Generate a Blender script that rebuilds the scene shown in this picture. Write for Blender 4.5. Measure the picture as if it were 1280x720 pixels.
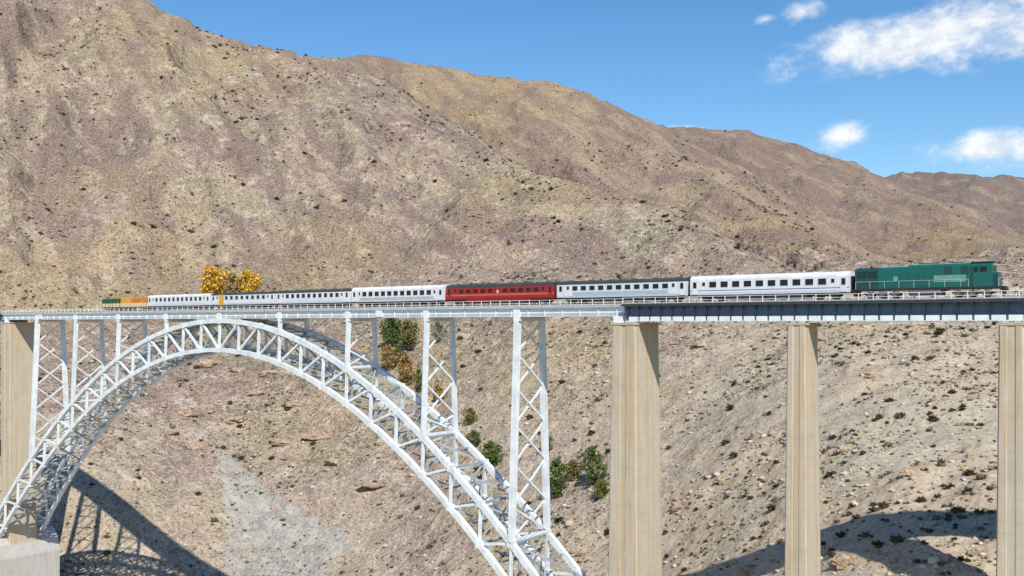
import bpy, bmesh, math, random
import numpy as np
from mathutils import Vector, Matrix
R = math.radians
for o in list(bpy.data.objects):
    bpy.data.objects.remove(o)
scene = bpy.context.scene
col = scene.collection
random.seed(7)
rng = np.random.default_rng(11)

# ------------------------------------------------------------------ camera
# the bridge runs along X, the camera floats at the level of the girders (Z = 0),
# 137 m in front of the near rib, turned 37.6 degrees to the left of the bridge normal
FPX, BETA, HY = 1192.3, 0.65694, 404.93
CB, SB = math.cos(BETA), math.sin(BETA)
cam_d = bpy.data.cameras.new('camera')
cam = bpy.data.objects.new('camera', cam_d)
col.objects.link(cam)
cam.location = (0, 0, 0)
cam.rotation_euler = (R(90), 0, BETA)
cam_d.sensor_width = 36
cam_d.lens = 36 * FPX / 1280
cam_d.shift_y = (HY - 360) / 1280
cam_d.clip_end = 20000
scene.camera = cam

# ------------------------------------------------------------------ sun and sky
SUN_DIR = Vector((-1.2, 1.0, -1.6)).normalized()          # the way the light travels
to_sun = -SUN_DIR
SUN_EL = math.asin(to_sun.z)
SUN_AZ = math.atan2(to_sun.x, to_sun.y)
sun_d = bpy.data.lights.new('sun', 'SUN')
sun_d.energy = 5.0
sun_d.angle = R(.53)
sun_d.color = (1.0, .945, .85)
sun = bpy.data.objects.new('sun', sun_d)
sun.rotation_euler = SUN_DIR.to_track_quat('-Z', 'Y').to_euler()
col.objects.link(sun)
scene.view_settings.view_transform = 'Standard'
scene.view_settings.look = 'None'
scene.view_settings.gamma = 1
scene.view_settings.exposure = 0.2

world = bpy.data.worlds.new('World')
scene.world = world
world.use_nodes = True
wt = world.node_tree
wt.nodes.clear()


class NB:
    """tiny node builder"""
    def __init__(s, tree):
        s.t = tree

    def new(s, kind, **kw):
        n = s.t.nodes.new(kind)
        for k, v in kw.items():
            setattr(n, k, v)
        return n

    def put(s, sock, v):
        if isinstance(v, bpy.types.NodeSocket):
            s.t.links.new(v, sock)
        elif v is not None:
            if hasattr(sock.default_value, '__len__') and not hasattr(v, '__len__'):
                v = [v] * len(sock.default_value)
            if hasattr(v, '__len__') and len(v) == 3 and len(sock.default_value) == 4:
                v = (*v, 1)
            sock.default_value = v

    def m(s, op, a, b=None, c=None, clamp=False):
        n = s.new('ShaderNodeMath', operation=op, use_clamp=clamp)
        for i, v in enumerate((a, b, c)):
            if v is not None:
                s.put(n.inputs[i], v)
        return n.outputs[0]

    def mix(s, fac, a, b, blend='MIX'):
        n = s.new('ShaderNodeMix', data_type='RGBA', blend_type=blend)
        s.put(n.inputs[0], fac)
        s.put(n.inputs[6], a)
        s.put(n.inputs[7], b)
        return n.outputs[2]

    def ramp(s, fac, lo, hi, to0=0., to1=1.):
        n = s.new('ShaderNodeMapRange', interpolation_type='SMOOTHSTEP')
        s.put(n.inputs[0], fac)
        n.inputs[1].default_value, n.inputs[2].default_value = lo, hi
        n.inputs[3].default_value, n.inputs[4].default_value = to0, to1
        return n.outputs[0]

    def noise(s, vec, scale, detail=4, rough=.55, dist=0.):
        n = s.new('ShaderNodeTexNoise')
        s.put(n.inputs['Vector'], vec)
        n.inputs['Scale'].default_value = scale
        n.inputs['Detail'].default_value = detail
        n.inputs['Roughness'].default_value = rough
        n.inputs['Distortion'].default_value = dist
        return n.outputs[0]

    def mapping(s, vec, scale=(1, 1, 1), rot=(0, 0, 0)):
        n = s.new('ShaderNodeMapping')
        s.put(n.inputs[0], vec)
        n.inputs['Rotation'].default_value = rot
        n.inputs['Scale'].default_value = scale
        return n.outputs[0]


nb = NB(wt)
sky = nb.new('ShaderNodeTexSky', sky_type='NISHITA', sun_disc=False)
sky.sun_elevation = SUN_EL
sky.sun_rotation = SUN_AZ
sky.altitude = 1900
sky.air_density = 1.45
sky.dust_density = .15
sky.ozone_density = 4.5
tc = nb.new('ShaderNodeTexCoord').outputs['Generated']
sep = nb.new('ShaderNodeSeparateXYZ')
nb.put(sep.inputs[0], tc)
az = nb.m('ARCTAN2', sep.outputs[0], sep.outputs[1])
el = nb.m('ARCSINE', sep.outputs[2])
puff = nb.noise(nb.mapping(tc, (1, 1, 1.7)), 17, 6, .62, .25)
puff2 = nb.noise(nb.mapping(tc, (1, 1, 1.5)), 52, 4, .65)


def pix_dir(px, py):
    a, h = (px - 640) / FPX, (HY - py) / FPX
    v = Vector((a * CB - SB, CB + a * SB, h)).normalized()
    return math.atan2(v.x, v.y), math.asin(v.z)


# fair-weather clouds: those the photograph shows, and the same sort round the rest of the sky
clouds = []
for px, py, ax, ay, tilt, dens in ((1155, 46, 205, 46, .10, 1.15), (1330, 14, 170, 62, .12, 1.15), (1001, 14, 36, 18, .1, .95),
                                   (957, 24, 26, 12, 0, .7), (1049, 170, 42, 23, .1, .95), (1258, 184, 125, 29, .07, .95),
                                   (848, 161, 50, 6, 0, .7)):
    u, v = pix_dir(px, py)
    clouds.append((u, v, ax / FPX, ay / FPX, tilt, dens))
for k in range(16):
    a = -BETA + math.radians(48 + 17.5 * k)
    clouds.append((math.atan2(math.sin(a), math.cos(a)), R(6 + 21 * ((k * .618) % 1)), R(5 + 6 * ((k * .37) % 1)), R(1.4 + 1.5 * ((k * .71) % 1)), .05, .9))
mask = None
for u, v, a, b, tilt, dens in clouds:
    du = nb.m('SUBTRACT', az, u)
    dv = nb.m('SUBTRACT', el, v)
    dv2 = nb.m('SUBTRACT', dv, nb.m('MULTIPLY', du, tilt))
    r2 = nb.m('ADD', nb.m('POWER', nb.m('ABSOLUTE', nb.m('DIVIDE', du, a)), 2.), nb.m('POWER', nb.m('ABSOLUTE', nb.m('DIVIDE', dv2, b)), 2.))
    f = nb.m('MULTIPLY', nb.m('SUBTRACT', 1.0, nb.m('SQRT', r2), clamp=True), dens)
    mask = f if mask is None else nb.m('MAXIMUM', mask, f)
dens = nb.m('ADD', mask, nb.m('ADD', nb.m('MULTIPLY', nb.m('SUBTRACT', puff, .5), 1.5), nb.m('MULTIPLY', nb.m('SUBTRACT', puff2, .5), .55)))
dens = nb.m('MULTIPLY', nb.ramp(dens, .12, .95), nb.ramp(mask, .0, .16))
hsv = nb.new('ShaderNodeHueSaturation')
hsv.inputs['Saturation'].default_value = 1.22
nb.put(hsv.inputs['Color'], sky.outputs[0])
ccol = nb.mix(nb.ramp(puff2, .35, .65), (5.6, 6.0, 6.6), (7.4, 7.5, 7.6))
skyc = nb.mix(nb.m('MULTIPLY', dens, .93), hsv.outputs[0], ccol)
bg = nb.new('ShaderNodeBackground')
nb.put(bg.inputs[0], skyc)
bg.inputs[1].default_value = .122
wo = nb.new('ShaderNodeOutputWorld')
wt.links.new(bg.outputs[0], wo.inputs[0])

# ------------------------------------------------------------------ helpers
WM = {}


def tag(o, label=None, cat=None, group=None, kind=None):
    for k, v in (('label', label), ('category', cat), ('group', group), ('kind', kind)):
        if v:
            o[k] = v
    return o


def link(name, data, parent=None, M=None, mat=None):
    """M is a world matrix; parents keep unit scale"""
    o = bpy.data.objects.new(name, data)
    col.objects.link(o)
    M = M or Matrix.Identity(4)
    WM[o.name] = M
    if parent is not None:
        o.parent = parent
        o.matrix_basis = WM[parent.name].inverted() @ M
    else:
        o.matrix_basis = M
    return o


def empty(name, loc, rz=0):
    o = link(name, None, None, Matrix.Translation(loc) @ Matrix.Rotation(rz, 4, 'Z'))
    o.empty_display_size = 1
    return o


class MB:
    def __init__(s):
        s.v, s.f = [], []

    def poly(s, pts, faces):
        n = len(s.v)
        s.v += [tuple(p) for p in pts]
        s.f += [tuple(i + n for i in q) for q in faces]
        return s

    def box(s, x0, x1, y0, y1, z0, z1):
        return s.poly([(x0, y0, z0), (x1, y0, z0), (x1, y1, z0), (x0, y1, z0), (x0, y0, z1), (x1, y0, z1), (x1, y1, z1), (x0, y1, z1)],
                      [(0, 3, 2, 1), (4, 5, 6, 7), (0, 1, 5, 4), (1, 2, 6, 5), (2, 3, 7, 6), (3, 0, 4, 7)])

    def bar(s, p, q, w, h):
        p, q = Vector(p), Vector(q)
        d = (q - p).normalized()
        up = Vector((0, 0, 1)) if abs(d.z) < .99 else Vector((1, 0, 0))
        a = d.cross(up).normalized() * (w / 2)
        b = a.cross(d).normalized() * (h / 2)
        return s.poly([p - a - b, p + a - b, p + a + b, p - a + b, q - a - b, q + a - b, q + a + b, q - a + b],
                      [(3, 2, 1, 0), (4, 5, 6, 7), (0, 1, 5, 4), (1, 2, 6, 5), (2, 3, 7, 6), (3, 0, 4, 7)])

    def cyl(s, p, q, r0, r1=None, n=12):
        p, q = Vector(p), Vector(q)
        r1 = r0 if r1 is None else r1
        d = (q - p).normalized()
        up = Vector((0, 0, 1)) if abs(d.z) < .9 else Vector((1, 0, 0))
        a = d.cross(up).normalized()
        b = a.cross(d)
        pts = []
        for c, r in ((p, r0), (q, r1)):
            for k in range(n):
                t = 2 * math.pi * k / n
                pts.append(c + (a * math.cos(t) + b * math.sin(t)) * r)
        fs = [(k, k + n, (k + 1) % n + n, (k + 1) % n) for k in range(n)]
        fs += [tuple(range(n)), tuple(range(2 * n - 1, n - 1, -1))]
        return s.poly(pts, fs)

    def prism(s, prof, x0, x1):
        """closed (y,z) profile swept along x"""
        n = len(prof)
        pts = [(x0, y, z) for y, z in prof] + [(x1, y, z) for y, z in prof]
        fs = [(k, (k + 1) % n, (k + 1) % n + n, k + n) for k in range(n)]
        fs += [tuple(range(n - 1, -1, -1)), tuple(range(n, 2 * n))]
        return s.poly(pts, fs)

    def mesh(s, name, mat=None, smooth=False):
        me = bpy.data.meshes.new(name)
        me.from_pydata(s.v, [], s.f)
        bm = bmesh.new()
        bm.from_mesh(me)
        bmesh.ops.recalc_face_normals(bm, faces=bm.faces)
        bm.to_mesh(me)
        bm.free()
        if mat:
            me.materials.append(mat)
        if smooth:
            me.polygons.foreach_set('use_smooth', [True] * len(me.polygons))
        return me

    def obj(s, name, mat, parent=None, M=None, smooth=False):
        return link(name, s.mesh(name, mat, smooth), parent, M)


def at(px, Y):
    """X of the photograph's column px on the vertical plane Y"""
    a = (px - 640) / FPX
    return Y * (a * CB - SB) / (CB + a * SB)


def un(px, py, z):
    a = (px - 640) / FPX
    return z * (a * CB - SB), z * (CB + a * SB), (HY - py) / FPX * z


# ------------------------------------------------------------------ materials
MAT = {}


def material(name, base, rough=.6, metal=0., vary=.0, vscale=1., streak=0., bump=0., bscale=8., dirt=None, spec=.5, coord='Object'):
    m = bpy.data.materials.new(name)
    m.use_nodes = True
    n = NB(m.node_tree)
    p = m.node_tree.nodes['Principled BSDF']
    p.inputs['Roughness'].default_value = rough
    p.inputs['Metallic'].default_value = metal
    p.inputs['Specular IOR Level'].default_value = spec
    geo = n.new('ShaderNodeNewGeometry').outputs['Position']
    c = base
    if vary:
        f = n.noise(geo, vscale, 6, .6)
        c = n.mix(n.ramp(f, .3, .7), tuple(x * (1 - vary) for x in base), tuple(min(1, x * (1 + vary * .6)) for x in base))
    if streak:
        f = n.noise(n.mapping(geo, (1.3, 1.3, .03)), 1.6, 5, .62)
        c = n.mix(n.m('MULTIPLY', n.ramp(f, .45, .75), streak), c, dirt or tuple(x * .45 for x in base))
    n.put(p.inputs['Base Color'], c)
    if bump:
        b = n.new('ShaderNodeBump')
        b.inputs['Strength'].default_value = bump
        b.inputs['Distance'].default_value = .05
        n.put(b.inputs['Height'], n.noise(geo, bscale, 5, .6))
        n.put(p.inputs['Normal'], b.outputs[0])
    MAT[name] = m
    return m


material('steel_white', (.67, .715, .735), .5, vary=.16, vscale=.45, streak=.4, dirt=(.36, .34, .30))
material('steel_shaded', (.30, .34, .37), .55, vary=.2, vscale=.5, streak=.4, dirt=(.2, .18, .15))  # darker copy of the arch steel, the interior's shade put into its colour
material('steel_grey', (.40, .44, .47), .5, vary=.12, vscale=.5, streak=.2)
material('girder_white', (.72, .77, .80), .45, vary=.08, vscale=.6, streak=.3, dirt=(.45, .47, .48))
material('girder_shade', (.085, .135, .215), .45, vary=.15, vscale=.5, streak=.35, dirt=(.16, .19, .24))  # web colour holds the dark blue shade under the walkway overhang
material('fascia_dark', (.035, .04, .05), .6, vary=.2)
material('walkway', (.22, .23, .25), .8, vary=.2, vscale=1.2)
material('ballast', (.24, .22, .20), .95, vary=.4, vscale=6, bump=.6)
material('sleeper', (.42, .40, .37), .9, vary=.15)
material('rail_steel', (.25, .2, .17), .35, .8)
material('rail_paint', (.74, .76, .77), .5)
material('coach_white', (.65, .66, .68), .35, vary=.05, vscale=.8, streak=.12, dirt=(.5, .47, .42))
material('coach_silver', (.55, .62, .68), .35, vary=.06, vscale=.8, streak=.15, dirt=(.36, .35, .33))
material('coach_lavender', (.64, .67, .71), .35, vary=.05, vscale=.8, streak=.12, dirt=(.45, .43, .42))
material('band_grey', (.36, .42, .45), .4, vary=.08)
material('band_blue', (.10, .11, .22), .4)
material('roof_dark', (.035, .04, .04), .7, vary=.2)
material('roof_white', (.66, .67, .68), .55, vary=.15, vscale=.6, streak=.25, dirt=(.4, .38, .34))
material('coach_red', (.30, .014, .018), .32, vary=.10, vscale=.8, streak=.12, dirt=(.16, .02, .02))
material('stripe_coral', (.55, .10, .06), .35)
material('crest', (.66, .30, .20), .4)
material('glass', (.008, .011, .017), .12, spec=.3)
material('glass_red', (.035, .006, .009), .15, spec=.3)
material('under_black', (.02, .02, .022), .7, vary=.3, vscale=2)
material('bogie_grey', (.14, .125, .125), .75, vary=.3, vscale=2, streak=.2)
material('wheel_steel', (.10, .09, .085), .5, .6)
material('gangway', (.03, .03, .035), .85)
material('yellow_paint', (.62, .33, .04), .45, vary=.1)
material('loco_green', (.004, .105, .086), .35, vary=.10, vscale=.7, streak=.12, dirt=(.03, .07, .06))
material('loco_dark', (.01, .055, .055), .4, vary=.15)
material('loco_pale', (.13, .30, .24), .4, vary=.2, vscale=1.3)
material('loco_roof', (.32, .55, .46), .45, vary=.1)
material('wagon_green', (.02, .085, .03), .6, vary=.2)
material('wagon_orange', (.52, .20, .03), .6, vary=.25)
material('wagon_cream', (.62, .55, .33), .6, vary=.15)
material('bark', (.10, .075, .055), .9, vary=.3, vscale=2)
for nm, c1 in (('leaf_yellow', (.62, .37, .04)), ('leaf_green', (.085, .125, .028)), ('leaf_olive', (.16, .15, .045)), ('leaf_rust', (.33, .215, .075)),
               ('scrub', (.085, .075, .04))):
    m = material(nm, c1, .8, vary=.5, vscale=.8 if nm != 'scrub' else .11, spec=.2)


def concrete(name, base, warm, pale):
    m = bpy.data.materials.new(name)
    m.use_nodes = True
    n = NB(m.node_tree)
    p = m.node_tree.nodes['Principled BSDF']
    p.inputs['Roughness'].default_value = .9
    p.inputs['Specular IOR Level'].default_value = .25
    geo = n.new('ShaderNodeNewGeometry').outputs['Position']
    s1 = n.noise(n.mapping(geo, (1, 1, .012)), 1.1, 5, .65)
    s2 = n.noise(n.mapping(geo, (1, 1, .05)), 3.2, 4, .6)
    s3 = n.noise(geo, .22, 6, .65)
    c = n.mix(n.ramp(s1, .42, .62), base, warm)
    c = n.mix(n.m('MULTIPLY', n.ramp(s2, .48, .68), .7), c, pale)
    c = n.mix(n.m('MULTIPLY', n.ramp(s3, .45, .75), .35), c, tuple(x * .62 for x in base))
    # lift joints of the slip form
    sp = n.new('ShaderNodeSeparateXYZ')
    n.put(sp.inputs[0], geo)
    fr = n.m('FRACT', n.m('DIVIDE', sp.outputs[2], 1.5))
    j = n.m('LESS_THAN', fr, .035)
    c = n.mix(n.m('MULTIPLY', j, .28), c, tuple(x * .5 for x in base))
    n.put(p.inputs['Base Color'], c)
    b = n.new('ShaderNodeBump')
    b.inputs['Strength'].default_value = .35
    b.inputs['Distance'].default_value = .05
    n.put(b.inputs['Height'], n.m('SUBTRACT', n.noise(geo, 5, 5, .6), j))
    n.put(p.inputs['Normal'], b.outputs[0])
    MAT[name] = m


concrete('concrete_pier', (.46, .40, .305), (.46, .345, .215), (.52, .475, .41))
concrete('concrete_block', (.42, .41, .39), (.40, .37, .32), (.50, .49, .47))


def ground_material():
    m = bpy.data.materials.new('hillside')
    m.use_nodes = True
    n = NB(m.node_tree)
    p = m.node_tree.nodes['Principled BSDF']
    p.inputs['Roughness'].default_value = 1.
    p.inputs['Specular IOR Level'].default_value = .08
    geo = n.new('ShaderNodeNewGeometry').outputs['Position']
    big = n.noise(geo, .008, 3, .6, .6)
    big2 = n.noise(n.mapping(geo, (1, 1, 2.)), .021, 4, .62, .8)
    mid = n.noise(geo, .10, 5, .72, .3)
    fine = n.noise(geo, .62, 4, .75)
    fin2 = n.noise(geo, 1.7, 3, .7)
    tan, pink, olive, pale, straw = (.385, .285, .212), (.315, .218, .19), (.285, .25, .165), (.58, .485, .385), (.50, .36, .13)
    clump = n.noise(geo, .27, 3, .7)
    c = n.mix(n.ramp(big, .40, .60), pink, tan)
    c = n.mix(n.ramp(big2, .47, .62), c, olive)
    c = n.mix(n.m('MULTIPLY', n.ramp(mid, .53, .62), .8), c, pale)
    c = n.mix(n.m('MULTIPLY', n.ramp(clump, .36, .46, 1, 0), .65), c, (.13, .105, .08))
    c = n.mix(n.m('MULTIPLY', n.ramp(clump, .56, .66), .5), c, (.58, .50, .42))
    c = n.mix(n.m('MULTIPLY', n.ramp(mid, .36, .45, 1, 0), .7), c, (.16, .125, .105))
    for nm, cc, k_ in (('ochre_hill', (.285, .198, .13), .7), ('purple_hill', (.215, .145, .115), .8), ('grey_hill', (.165, .125, .115), .95)):
        a_ = n.new('ShaderNodeAttribute', attribute_name=nm).outputs['Fac']
        c = n.mix(n.m('MULTIPLY', a_, n.ramp(big2, .35, .6, k_, k_ * .75)), c, cc)
    fold_shade = n.noise(n.mapping(n.mapping(geo, (1, 1, .3), (0, 0, math.atan2(.37, .93))), (.25, 1, 1)), .04, 4, .66, .5)  # relief shading of the gullies, painted as stretched dark and pale bands
    far_ = n.new('ShaderNodeAttribute', attribute_name='upper').outputs['Fac']
    c = n.mix(n.m('MULTIPLY', n.m('MULTIPLY', n.ramp(fold_shade, .46, .57), far_), .72), c, (.19, .124, .118))
    c = n.mix(n.m('MULTIPLY', n.m('MULTIPLY', n.ramp(fold_shade, .36, .45, 1, 0), far_), .45), c, (.44, .345, .235))
    at_s = n.new('ShaderNodeAttribute', attribute_name='straw').outputs['Fac']
    c = n.mix(n.m('MULTIPLY', at_s, n.ramp(fine, .36, .6)), c, straw)
    at_k = n.new('ShaderNodeAttribute', attribute_name='stony').outputs['Fac']
    c = n.mix(n.m('MULTIPLY', at_k, n.ramp(mid, .3, .6, .68, .94)), c, n.mix(n.ramp(big2, .42, .58), (.44, .395, .30), (.51, .405, .295)))
    # tufts and stones too small to pick apart
    less = n.m('SUBTRACT', 1., n.m('MULTIPLY', at_k, .6))
    c = n.mix(n.m('MULTIPLY', n.m('MULTIPLY', n.ramp(fine, .38, .47, 1, 0), .8), less), c, (.095, .08, .05))
    c = n.mix(n.m('MULTIPLY', n.ramp(fine, .57, .66), .55), c, (.60, .52, .42))
    c = n.mix(n.m('MULTIPLY', n.ramp(fin2, .55, .66), .7), c, (.66, .58, .48))
    c = n.mix(n.m('MULTIPLY', n.m('MULTIPLY', n.ramp(fin2, .36, .45, 1, 0), .7), less), c, (.09, .078, .05))
    at_c = n.new('ShaderNodeAttribute', attribute_name='scree').outputs['Fac']
    sc = n.mix(n.ramp(n.noise(n.mapping(geo, (.35, 1, .4)), .35, 4, .7), .35, .65), (.31, .30, .275), (.46, .44, .40))
    sc = n.mix(n.m('MULTIPLY', n.ramp(fin2, .36, .46, 1, 0), .45), sc, (.16, .15, .13))
    sf = n.ramp(n.m('ADD', at_c, n.m('ADD', n.m('MULTIPLY', n.m('SUBTRACT', mid, .5), 1.3), n.m('MULTIPLY', n.m('SUBTRACT', fine, .5), .5))), .36, .58)
    run = n.noise(n.mapping(n.mapping(geo, (1, 1, .3), (0, 0, math.atan2(.37, .93))), (.12, 1, 1)), .3, 4, .65, .2)
    c = n.mix(n.m('MULTIPLY', sf, n.ramp(run, .36, .52, .42, .92)), c, sc)
    c = n.mix(1., c, (.87, .87, .865), 'MULTIPLY')
    n.put(p.inputs['Base Color'], c)
    b = n.new('ShaderNodeBump')
    b.inputs['Strength'].default_value = 1.0
    b.inputs['Distance'].default_value = 1.0
    h = n.m('ADD', n.m('MULTIPLY', n.noise(geo, .10, 3, .7, .3), 4.5), n.m('MULTIPLY', n.noise(geo, .62, 3, .75), 1.1))
    at_b = n.new('ShaderNodeAttribute', attribute_name='stony').outputs['Fac']
    n.put(b.inputs['Strength'], n.m('SUBTRACT', 1., n.m('MULTIPLY', at_b, .72)))
    n.put(b.inputs['Height'], h)
    n.put(p.inputs['Normal'], b.outputs[0])
    MAT['hillside'] = m


ground_material()

# ------------------------------------------------------------------ terrain height
PERM = rng.permutation(512)
GA = rng.random(512) * 2 * np.pi


def perlin(x, y):
    xi, yi = np.floor(x).astype(int), np.floor(y).astype(int)
    xf, yf = x - xi, y - yi
    u, v = xf ** 3 * (xf * (xf * 6 - 15) + 10), yf ** 3 * (yf * (yf * 6 - 15) + 10)

    def g(ix, iy, dx, dy):
        a = GA[PERM[(ix + PERM[iy & 511]) & 511]]
        return np.cos(a) * dx + np.sin(a) * dy
    n00, n10 = g(xi, yi, xf, yf), g(xi + 1, yi, xf - 1, yf)
    n01, n11 = g(xi, yi + 1, xf, yf - 1), g(xi + 1, yi + 1, xf - 1, yf - 1)
    return (n00 * (1 - u) + n10 * u) * (1 - v) + (n01 * (1 - u) + n11 * u) * v


def fbm(x, y, o=4, gain=.5):
    s, a = 0, 1.
    for k in range(o):
        s = s + a * perlin(x * 2 ** k + 17.3 * k, y * 2 ** k - 9.1 * k)
        a *= gain
    return s


def ridged(x, y, o=4, gain=.55):
    s, a = 0, 1.
    for k in range(o):
        s = s + a * (1 - 2 * np.abs(perlin(x * 2 ** k + 5.7 * k, y * 2 ** k + 31.1 * k)))
        a *= gain
    return s


# lower slopes: where the ground stands at given sight lines (column, row, distance)
APRON = []
for px, ds in ((-150, (340, 390, 470, 570, 630)), (0, (324, 352, 430, 530, 600)), (95, (318, 341, 420, 530, 610)), (200, (326, 368, 435, 540, 620)),
               (285, (333, 382, 442, 540, 620)), (400, (320, 372, 432, 520, 595)), (600, (270, 322, 380, 458, 520)), (800, (222, 262, 310, 380, 436)),
               (920, (184, 226, 276, 350, 415)), (1030, (156, 196, 240, 325, 395)), (1150, (142, 176, 220, 310, 386)), (1250, (135, 167, 212, 304, 380)),
               (1400, (128, 160, 206, 300, 378))):
    for py, d in zip((720, 600, 500, 405, 360), ds):
        APRON.append(un(px, py, d))
APRON = np.array(APRON)
# valley floor this side of the slopes
EXTRA = [(-290, 60, -96), (-200, 100, -100), (-200, 30, -104), (-120, 70, -92), (-60, 90, -72), (0, 60, -62), (-100, 0, -90), (20, 110, -38), (60, 130, -30), (-330, 135, -74),
         (-73, 137, -74), (-193, 140, -104), (-260, 120, -96)]
CTRL = np.vstack([APRON, np.array(EXTRA)])


def tps_fit(P, lam=3.):
    n = len(P)
    d = np.hypot(P[:, None, 0] - P[None, :, 0], P[:, None, 1] - P[None, :, 1]) / 100
    K = np.where(d > 0, d * d * np.log(np.maximum(d, 1e-9)), 0) + lam * .01 * np.eye(n)
    Q = np.c_[np.ones(n), P[:, :2] / 100]
    A = np.block([[K, Q], [Q.T, np.zeros((3, 3))]])
    return np.linalg.solve(A, np.r_[P[:, 2], 0, 0, 0])


TW = tps_fit(CTRL)


def apron(x, y):
    z = TW[-3] + TW[-2] * x / 100 + TW[-1] * y / 100
    for (cx, cy, _), w in zip(CTRL, TW):
        d2 = ((x - cx) ** 2 + (y - cy) ** 2) / 1e4
        z = z + w * .5 * d2 * np.log(np.maximum(d2, 1e-12))
    return z


# ridge lines (column, row, distance) of the four hills, crest first and then the spur that comes down from it
RIDGES = [
    (.74, 8, [(-420, -230, 1150), (-150, -130, 1060), (40, -58, 1010), (170, 0, 980), (250, 40, 955), (330, 62, 930), (420, 79, 895), (480, 118, 830), (560, 170, 745),
               (640, 208, 680), (720, 238, 620), (800, 258, 575), (870, 288, 525), (930, 325, 470)]),
    (.74, 9, [(250, 100, 1330), (420, 80, 1290), (455, 74, 1270), (520, 83, 1240), (600, 99, 1200), (690, 108, 1150), (725, 120, 1120), (765, 142, 1070), (812, 170, 1000),
               (850, 205, 930), (905, 242, 850), (965, 278, 770), (1020, 308, 690), (1070, 338, 600)]),
    (.66, 12, [(600, 150, 1850), (760, 168, 1780), (850, 163, 1720), (930, 167, 1650), (985, 182, 1590), (1040, 205, 1500), (1085, 222, 1430), (1140, 250, 1330),
               (1210, 285, 1190), (1290, 318, 1050), (1370, 345, 930)]),
    (.5, 30, [(900, 240, 2900), (1080, 217, 2750), (1120, 212, 2700), (1175, 209, 2650), (1235, 215, 2580), (1290, 223, 2500), (1400, 238, 2400), (1600, 262, 2300)]),
]
RW = [(s, r, np.array([un(*p) for p in pts])) for s, r, pts in RIDGES]


def ridge_h(x, y, slope, rr, P):
    best = np.full(x.shape, -1e9)
    near = np.full(x.shape, 1e9)
    for k in range(len(P) - 1):
        a, b = P[k], P[k + 1]
        dx, dy = b[0] - a[0], b[1] - a[1]
        t = np.clip(((x - a[0]) * dx + (y - a[1]) * dy) / (dx * dx + dy * dy), 0, 1)
        d = np.hypot(x - a[0] - t * dx, y - a[1] - t * dy)
        z = a[2] + t * (b[2] - a[2]) - slope * (np.sqrt(d * d + rr * rr) - rr)
        best = np.maximum(best, z)
        near = np.minimum(near, d)
    return best, near


def smax(a, b, k):
    h = np.clip(.5 + .5 * (a - b) / k, 0, 1)
    return b * (1 - h) + a * h + k * h * (1 - h)


def smin(a, b, k):
    return -smax(-a, -b, k)


def height(x, y):
    x, y = np.asarray(x, float), np.asarray(y, float)
    r = np.hypot(x, y)
    depth = -x * SB + y * CB
    lat = x * CB + y * SB
    z = apron(np.clip(x, -620, 240), np.clip(y, -60, 620))
    z = smin(z, 12 + .012 * r, 20)
    z = smax(z, np.full_like(z, -104.), 10)
    wx = x + 22 * fbm(x / 160, y / 160, 3)
    wy = y + 22 * fbm(x / 160 + 40, y / 160 + 7, 3)
    crest = np.ones_like(z)
    for s, rr, P in RW:
        q, dist = ridge_h(wx * .35 + x * .65, wy * .35 + y * .65, s, rr, P)
        crest = np.where(q > z - 12, np.minimum(crest, np.clip(dist / 110, .08, 1)), crest)
        z = smax(z, q, 9)
    # gullies that run down from the crests, then hummocks and small ledges
    far = np.clip((depth - 330) / 350, 0, 1) * np.clip(1.25 - (depth - 1900) / 1200, .35, 1)
    dirx, diry = .93, -.37
    al = x * dirx + y * diry
    ac = -x * diry + y * dirx
    z = z + far * crest * 30 * (ridged(ac / 150 + .45 * fbm(al / 200, ac / 200, 2), al / 480, 2, .5) - .55)
    z = z + far * np.maximum(crest, .3) * 11 * (ridged(ac / 46 + .5 * fbm(al / 90, ac / 90, 2) + 3.3, al / 170, 2, .5) - .5)
    z = z + (1.0 + 6.0 * far * crest) * fbm(x / 60, y / 60, 3)
    z = z + (1.5 + 2.4 * far * np.maximum(crest, .4)) * (ridged(x / 34, y / 34, 3) - .4)
    z = z + .8 * fbm(x / 9, y / 9, 3, .6)
    return z


# polar sheet from under the camera to beyond the horizon, finest where the slopes are near
azs = np.concatenate([np.linspace(-88, -34, 60, endpoint=False), np.linspace(-34, 34, 640), np.linspace(34, 88, 61)[1:]])
rad = np.concatenate([np.linspace(20, 125, 22, endpoint=False), 125 * np.exp(np.arange(0, 560) * .0055), np.geomspace(2800, 9000, 14)])
rad = np.unique(rad)
A2, R2 = np.meshgrid(np.radians(azs), rad)
GX = R2 * np.sin(A2 - BETA)
GY = R2 * np.cos(A2 - BETA)
GZ = height(GX, GY)
nr, na = GX.shape
idx = np.arange(nr * na).reshape(nr, na)
quads = np.stack([idx[:-1, :-1], idx[:-1, 1:], idx[1:, 1:], idx[1:, :-1]], -1).reshape(-1, 4)
me = bpy.data.meshes.new('hills')
me.from_pydata(np.stack([GX, GY, GZ], -1).reshape(-1, 3), [], quads[:, ::-1].tolist())
me.polygons.foreach_set('use_smooth', np.ones(len(me.polygons), bool))
me.materials.append(MAT['hillside'])


def point_attr(me, name, val):
    a = me.attributes.new(name, 'FLOAT', 'POINT')
    a.data.foreach_set('value', np.asarray(val, np.float32).ravel())


def seg_d(x, y, pts):
    best = np.full(np.shape(x), 1e9)
    for (ax, ay, wa), (bx, by, wb) in zip(pts[:-1], pts[1:]):
        dx, dy = bx - ax, by - ay
        t = np.clip(((x - ax) * dx + (y - ay) * dy) / (dx * dx + dy * dy), 0, 1)
        best = np.minimum(best, np.hypot(x - ax - t * dx, y - ay - t * dy) / (wa + t * (wb - wa)))
    return best


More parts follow.
